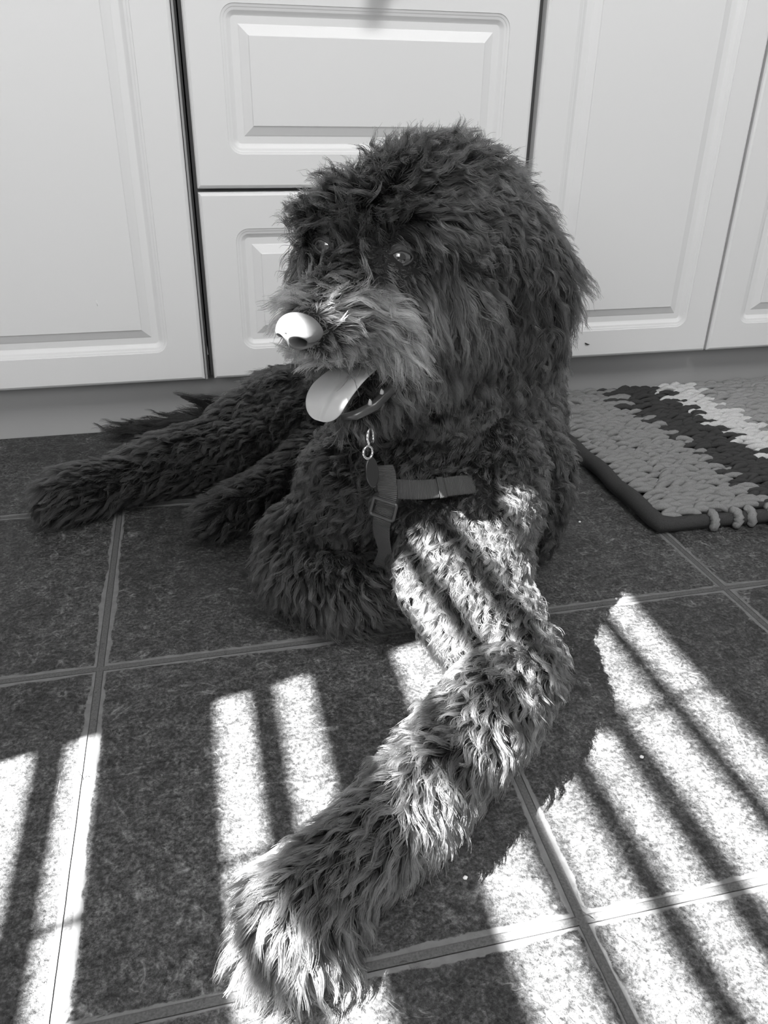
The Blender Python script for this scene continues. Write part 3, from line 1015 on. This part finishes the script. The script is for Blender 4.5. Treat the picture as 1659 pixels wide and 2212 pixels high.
# ------------------------------------------------------------------ harness
m_web = new_mat('ribbed_webbing', .075, .7, .3)
wv = nd(m_web, 'ShaderNodeUVMap'); wv.uv_map = 'UVMap'
sw = nd(m_web, 'ShaderNodeSeparateXYZ'); lk(m_web, wv.outputs[0], sw.inputs[0])
rib = math_n(m_web, 'SINE', math_n(m_web, 'MULTIPLY', sw.outputs[0], 2 * math.pi / .0014))
lk(m_web, bump(m_web, rib, .9, .0006), bsdf(m_web).inputs['Normal'])
wc = ramp(m_web, math_n(m_web, 'ADD', math_n(m_web, 'MULTIPLY', rib, .5), .5), [(0, .05), (1, .10)])
cW = nd(m_web, 'ShaderNodeCombineColor')
for i in range(3): lk(m_web, wc, cW.inputs[i])
lk(m_web, cW.outputs[0], bsdf(m_web).inputs['Base Color'])
def ribbon(name, path, w, parent, th=.0016, lift=0.0, mat=None):
    V = []; F = []; U = []
    n = len(path); s = 0
    for i, (p, nn) in enumerate(path):
        t = (path[min(i + 1, n - 1)][0] - path[max(i - 1, 0)][0]).normalized()
        b = t.cross(nn).normalized(); n2 = b.cross(t).normalized()
        if n2.dot(nn) < 0: n2 = -n2
        if i: s += (p - path[i - 1][0]).length
        c = p + n2 * lift
        prof = [(-1, 0), (-.9, 1), (-.5, 1.1), (0, 1.15), (.5, 1.1), (.9, 1), (1, 0), (.9, -1), (0, -1), (-.9, -1)]
        for u, h in prof:
            V.append(c + b * (u * w / 2) + n2 * (h * th / 2)); U.append((s, u * w / 2))
    M = 10
    for i in range(n - 1):
        for k in range(M):
            k2 = (k + 1) % M
            F.append((i * M + k, i * M + k2, (i + 1) * M + k2, (i + 1) * M + k))
    F.append(tuple(range(M))[::-1]); F.append(tuple((n - 1) * M + k for k in range(M)))
    o = mesh_obj(name, V, F, mat or m_web)
    ul = o.data.uv_layers.new(name='UVMap')
    for l in o.data.loops: ul.data[l.index].uv = U[l.vertex_index]
    bm = bmesh.new(); bm.from_mesh(o.data); bmesh.ops.recalc_face_normals(bm, faces=bm.faces); bm.to_mesh(o.data); bm.free()
    return child(o, parent)
hc0 = strapB[14][0]
har = empty('dog_harness', hc0)
tag(har, 'ribbed webbing harness strapped across the dog\'s chest with a slider buckle', 'harness')
ribbon('chest_strap', strapA, .0185, har)
ribbon('keeper_loop', strapA[14:17], .0205, har, .0022, .0016)
ribbon('front_strap', strapB, .0185, har, .0016, -.0022)
m_plast = new_mat('dark_moulded_plastic', .04, .32, .5)
def slider(path, i, w, parent):
    p, nn = path[i]
    t = (path[i + 1][0] - path[i - 1][0]).normalized(); b = t.cross(nn).normalized(); n2 = nn
    hw, hh = w / 2 + .0025, .0080
    c = p + n2 * .0012
    pts = []
    for (cx, cy, s) in ((hw - .002, hh - .002, 0), (-hw + .002, hh - .002, 1), (-hw + .002, -hh + .002, 2), (hw - .002, -hh + .002, 3)):
        for k in range(5):
            th = (s + k / 4) * math.pi / 2
            pts.append(c + b * (cx + .002 * math.cos(th)) + t * (cy + .002 * math.sin(th)))
    n = len(pts); V = []; F = []
    for j in range(n):
        tt = (pts[(j + 1) % n] - pts[j - 1]).normalized(); s1 = tt.cross(n2).normalized()
        for k in range(8):
            a = 2 * math.pi * k / 8
            V.append(pts[j] + (s1 * math.cos(a) + n2 * math.sin(a)) * .0016)
    for j in range(n):
        for k in range(8):
            F.append((j * 8 + k, j * 8 + (k + 1) % 8, ((j + 1) % n) * 8 + (k + 1) % 8, ((j + 1) % n) * 8 + k))
    child(mesh_obj('slider_buckle', V, F, m_plast), parent)
slider(strapB, 21, .0185, har)

# ------------------------------------------------------------------ collar with ring and tag
m_chrome = new_mat('polished_steel', .8, .12); bsdf(m_chrome).inputs['Metallic'].default_value = 1
m_tag = new_mat('dark_enamel_tag', .015, .2, .6)
colr = empty('dog_collar', (.22, -.45, .215))
tag(colr, 'dark collar in the curls under the chin, with steel ring and oval tag', 'collar')
cpath = []
for a in np.linspace(0, 2 * math.pi, 60):
    q = Vector((.22 + .2 * math.cos(a), -.45 + .2 * math.sin(a), .210 + .012 * math.sin(a)))
    hit = bvh.ray_cast(q, (Vector((.22, -.45, q.z)) - q).normalized())
    if hit[0] is None: continue
    cpath.append((hit[0] + hit[1] * .004, hit[1]))
ribbon('collar_band', cpath, .018, colr, .0022)
def ring(name, c, nrm, R, r, mat, parent, sx=1.0):
    V = []; F = []
    nrm = Vector(nrm).normalized(); a = nrm.cross(Vector((0, 0, 1))).normalized(); b = nrm.cross(a)
    for j in range(32):
        th = 2 * math.pi * j / 32
        ctr = Vector(c) + a * R * sx * math.cos(th) + b * R * math.sin(th)
        o_ = (a * math.cos(th) + b * math.sin(th))
        for k in range(10):
            ph = 2 * math.pi * k / 10
            V.append(ctr + (o_ * math.cos(ph) + nrm * math.sin(ph)) * r)
    for j in range(32):
        for k in range(10):
            F.append((j * 10 + k, j * 10 + (k + 1) % 10, ((j + 1) % 32) * 10 + (k + 1) % 10, ((j + 1) % 32) * 10 + k))
    return child(mesh_obj(name, V, F, mat), parent)
ring('collar_ring', (0.1260, -.583, 0.2230), (.8, -.45, .1), .0080, .0017, m_chrome, colr)
ring('tag_ring', (0.1220, -.592, 0.2110), (.5, -.8, .2), .0055, .0012, m_chrome, colr)
bm = bmesh.new(); bmesh.ops.create_uvsphere(bm, u_segments=32, v_segments=16, radius=1)
nrm = Vector((.1, -.95, .3)).normalized(); ax = Vector((1, .1, 0)).normalized(); bx = nrm.cross(ax)
for v in bm.verts:
    v.co = Vector((0.1250, -.595, 0.1930)) + ax * v.co.x * .0062 + bx * v.co.y * .0145 + nrm * max(-.0016, min(.0016, v.co.z * .004))
child(bm_obj('name_tag', bm, m_tag, smooth=True), colr)

# ------------------------------------------------------------------ crumbs on the tiles
m_crumb = new_mat('pale_crumb', .8, .8)
for (x, y), lab in (((.4485, -.3955), 'tiny white crumb on the dark tile left of the rug'), ((.1338, -.868), 'white crumb on the shaded tile right of the outstretched leg'),
                    ((.3155, -.790), 'small pale crumb in the dark stripe of the striped sunlight')):
    bm = bmesh.new(); bmesh.ops.create_icosphere(bm, subdivisions=2, radius=.0016)
    for v in bm.verts:
        v.co = Vector((v.co.x * random.uniform(.8, 1.3), v.co.y * random.uniform(.8, 1.3), max(-.0008, v.co.z * .7)))
    o = bm_obj('crumb', bm, m_crumb, smooth=True); o.location = (x, y, .0008)
    tag(o, lab, 'crumb')
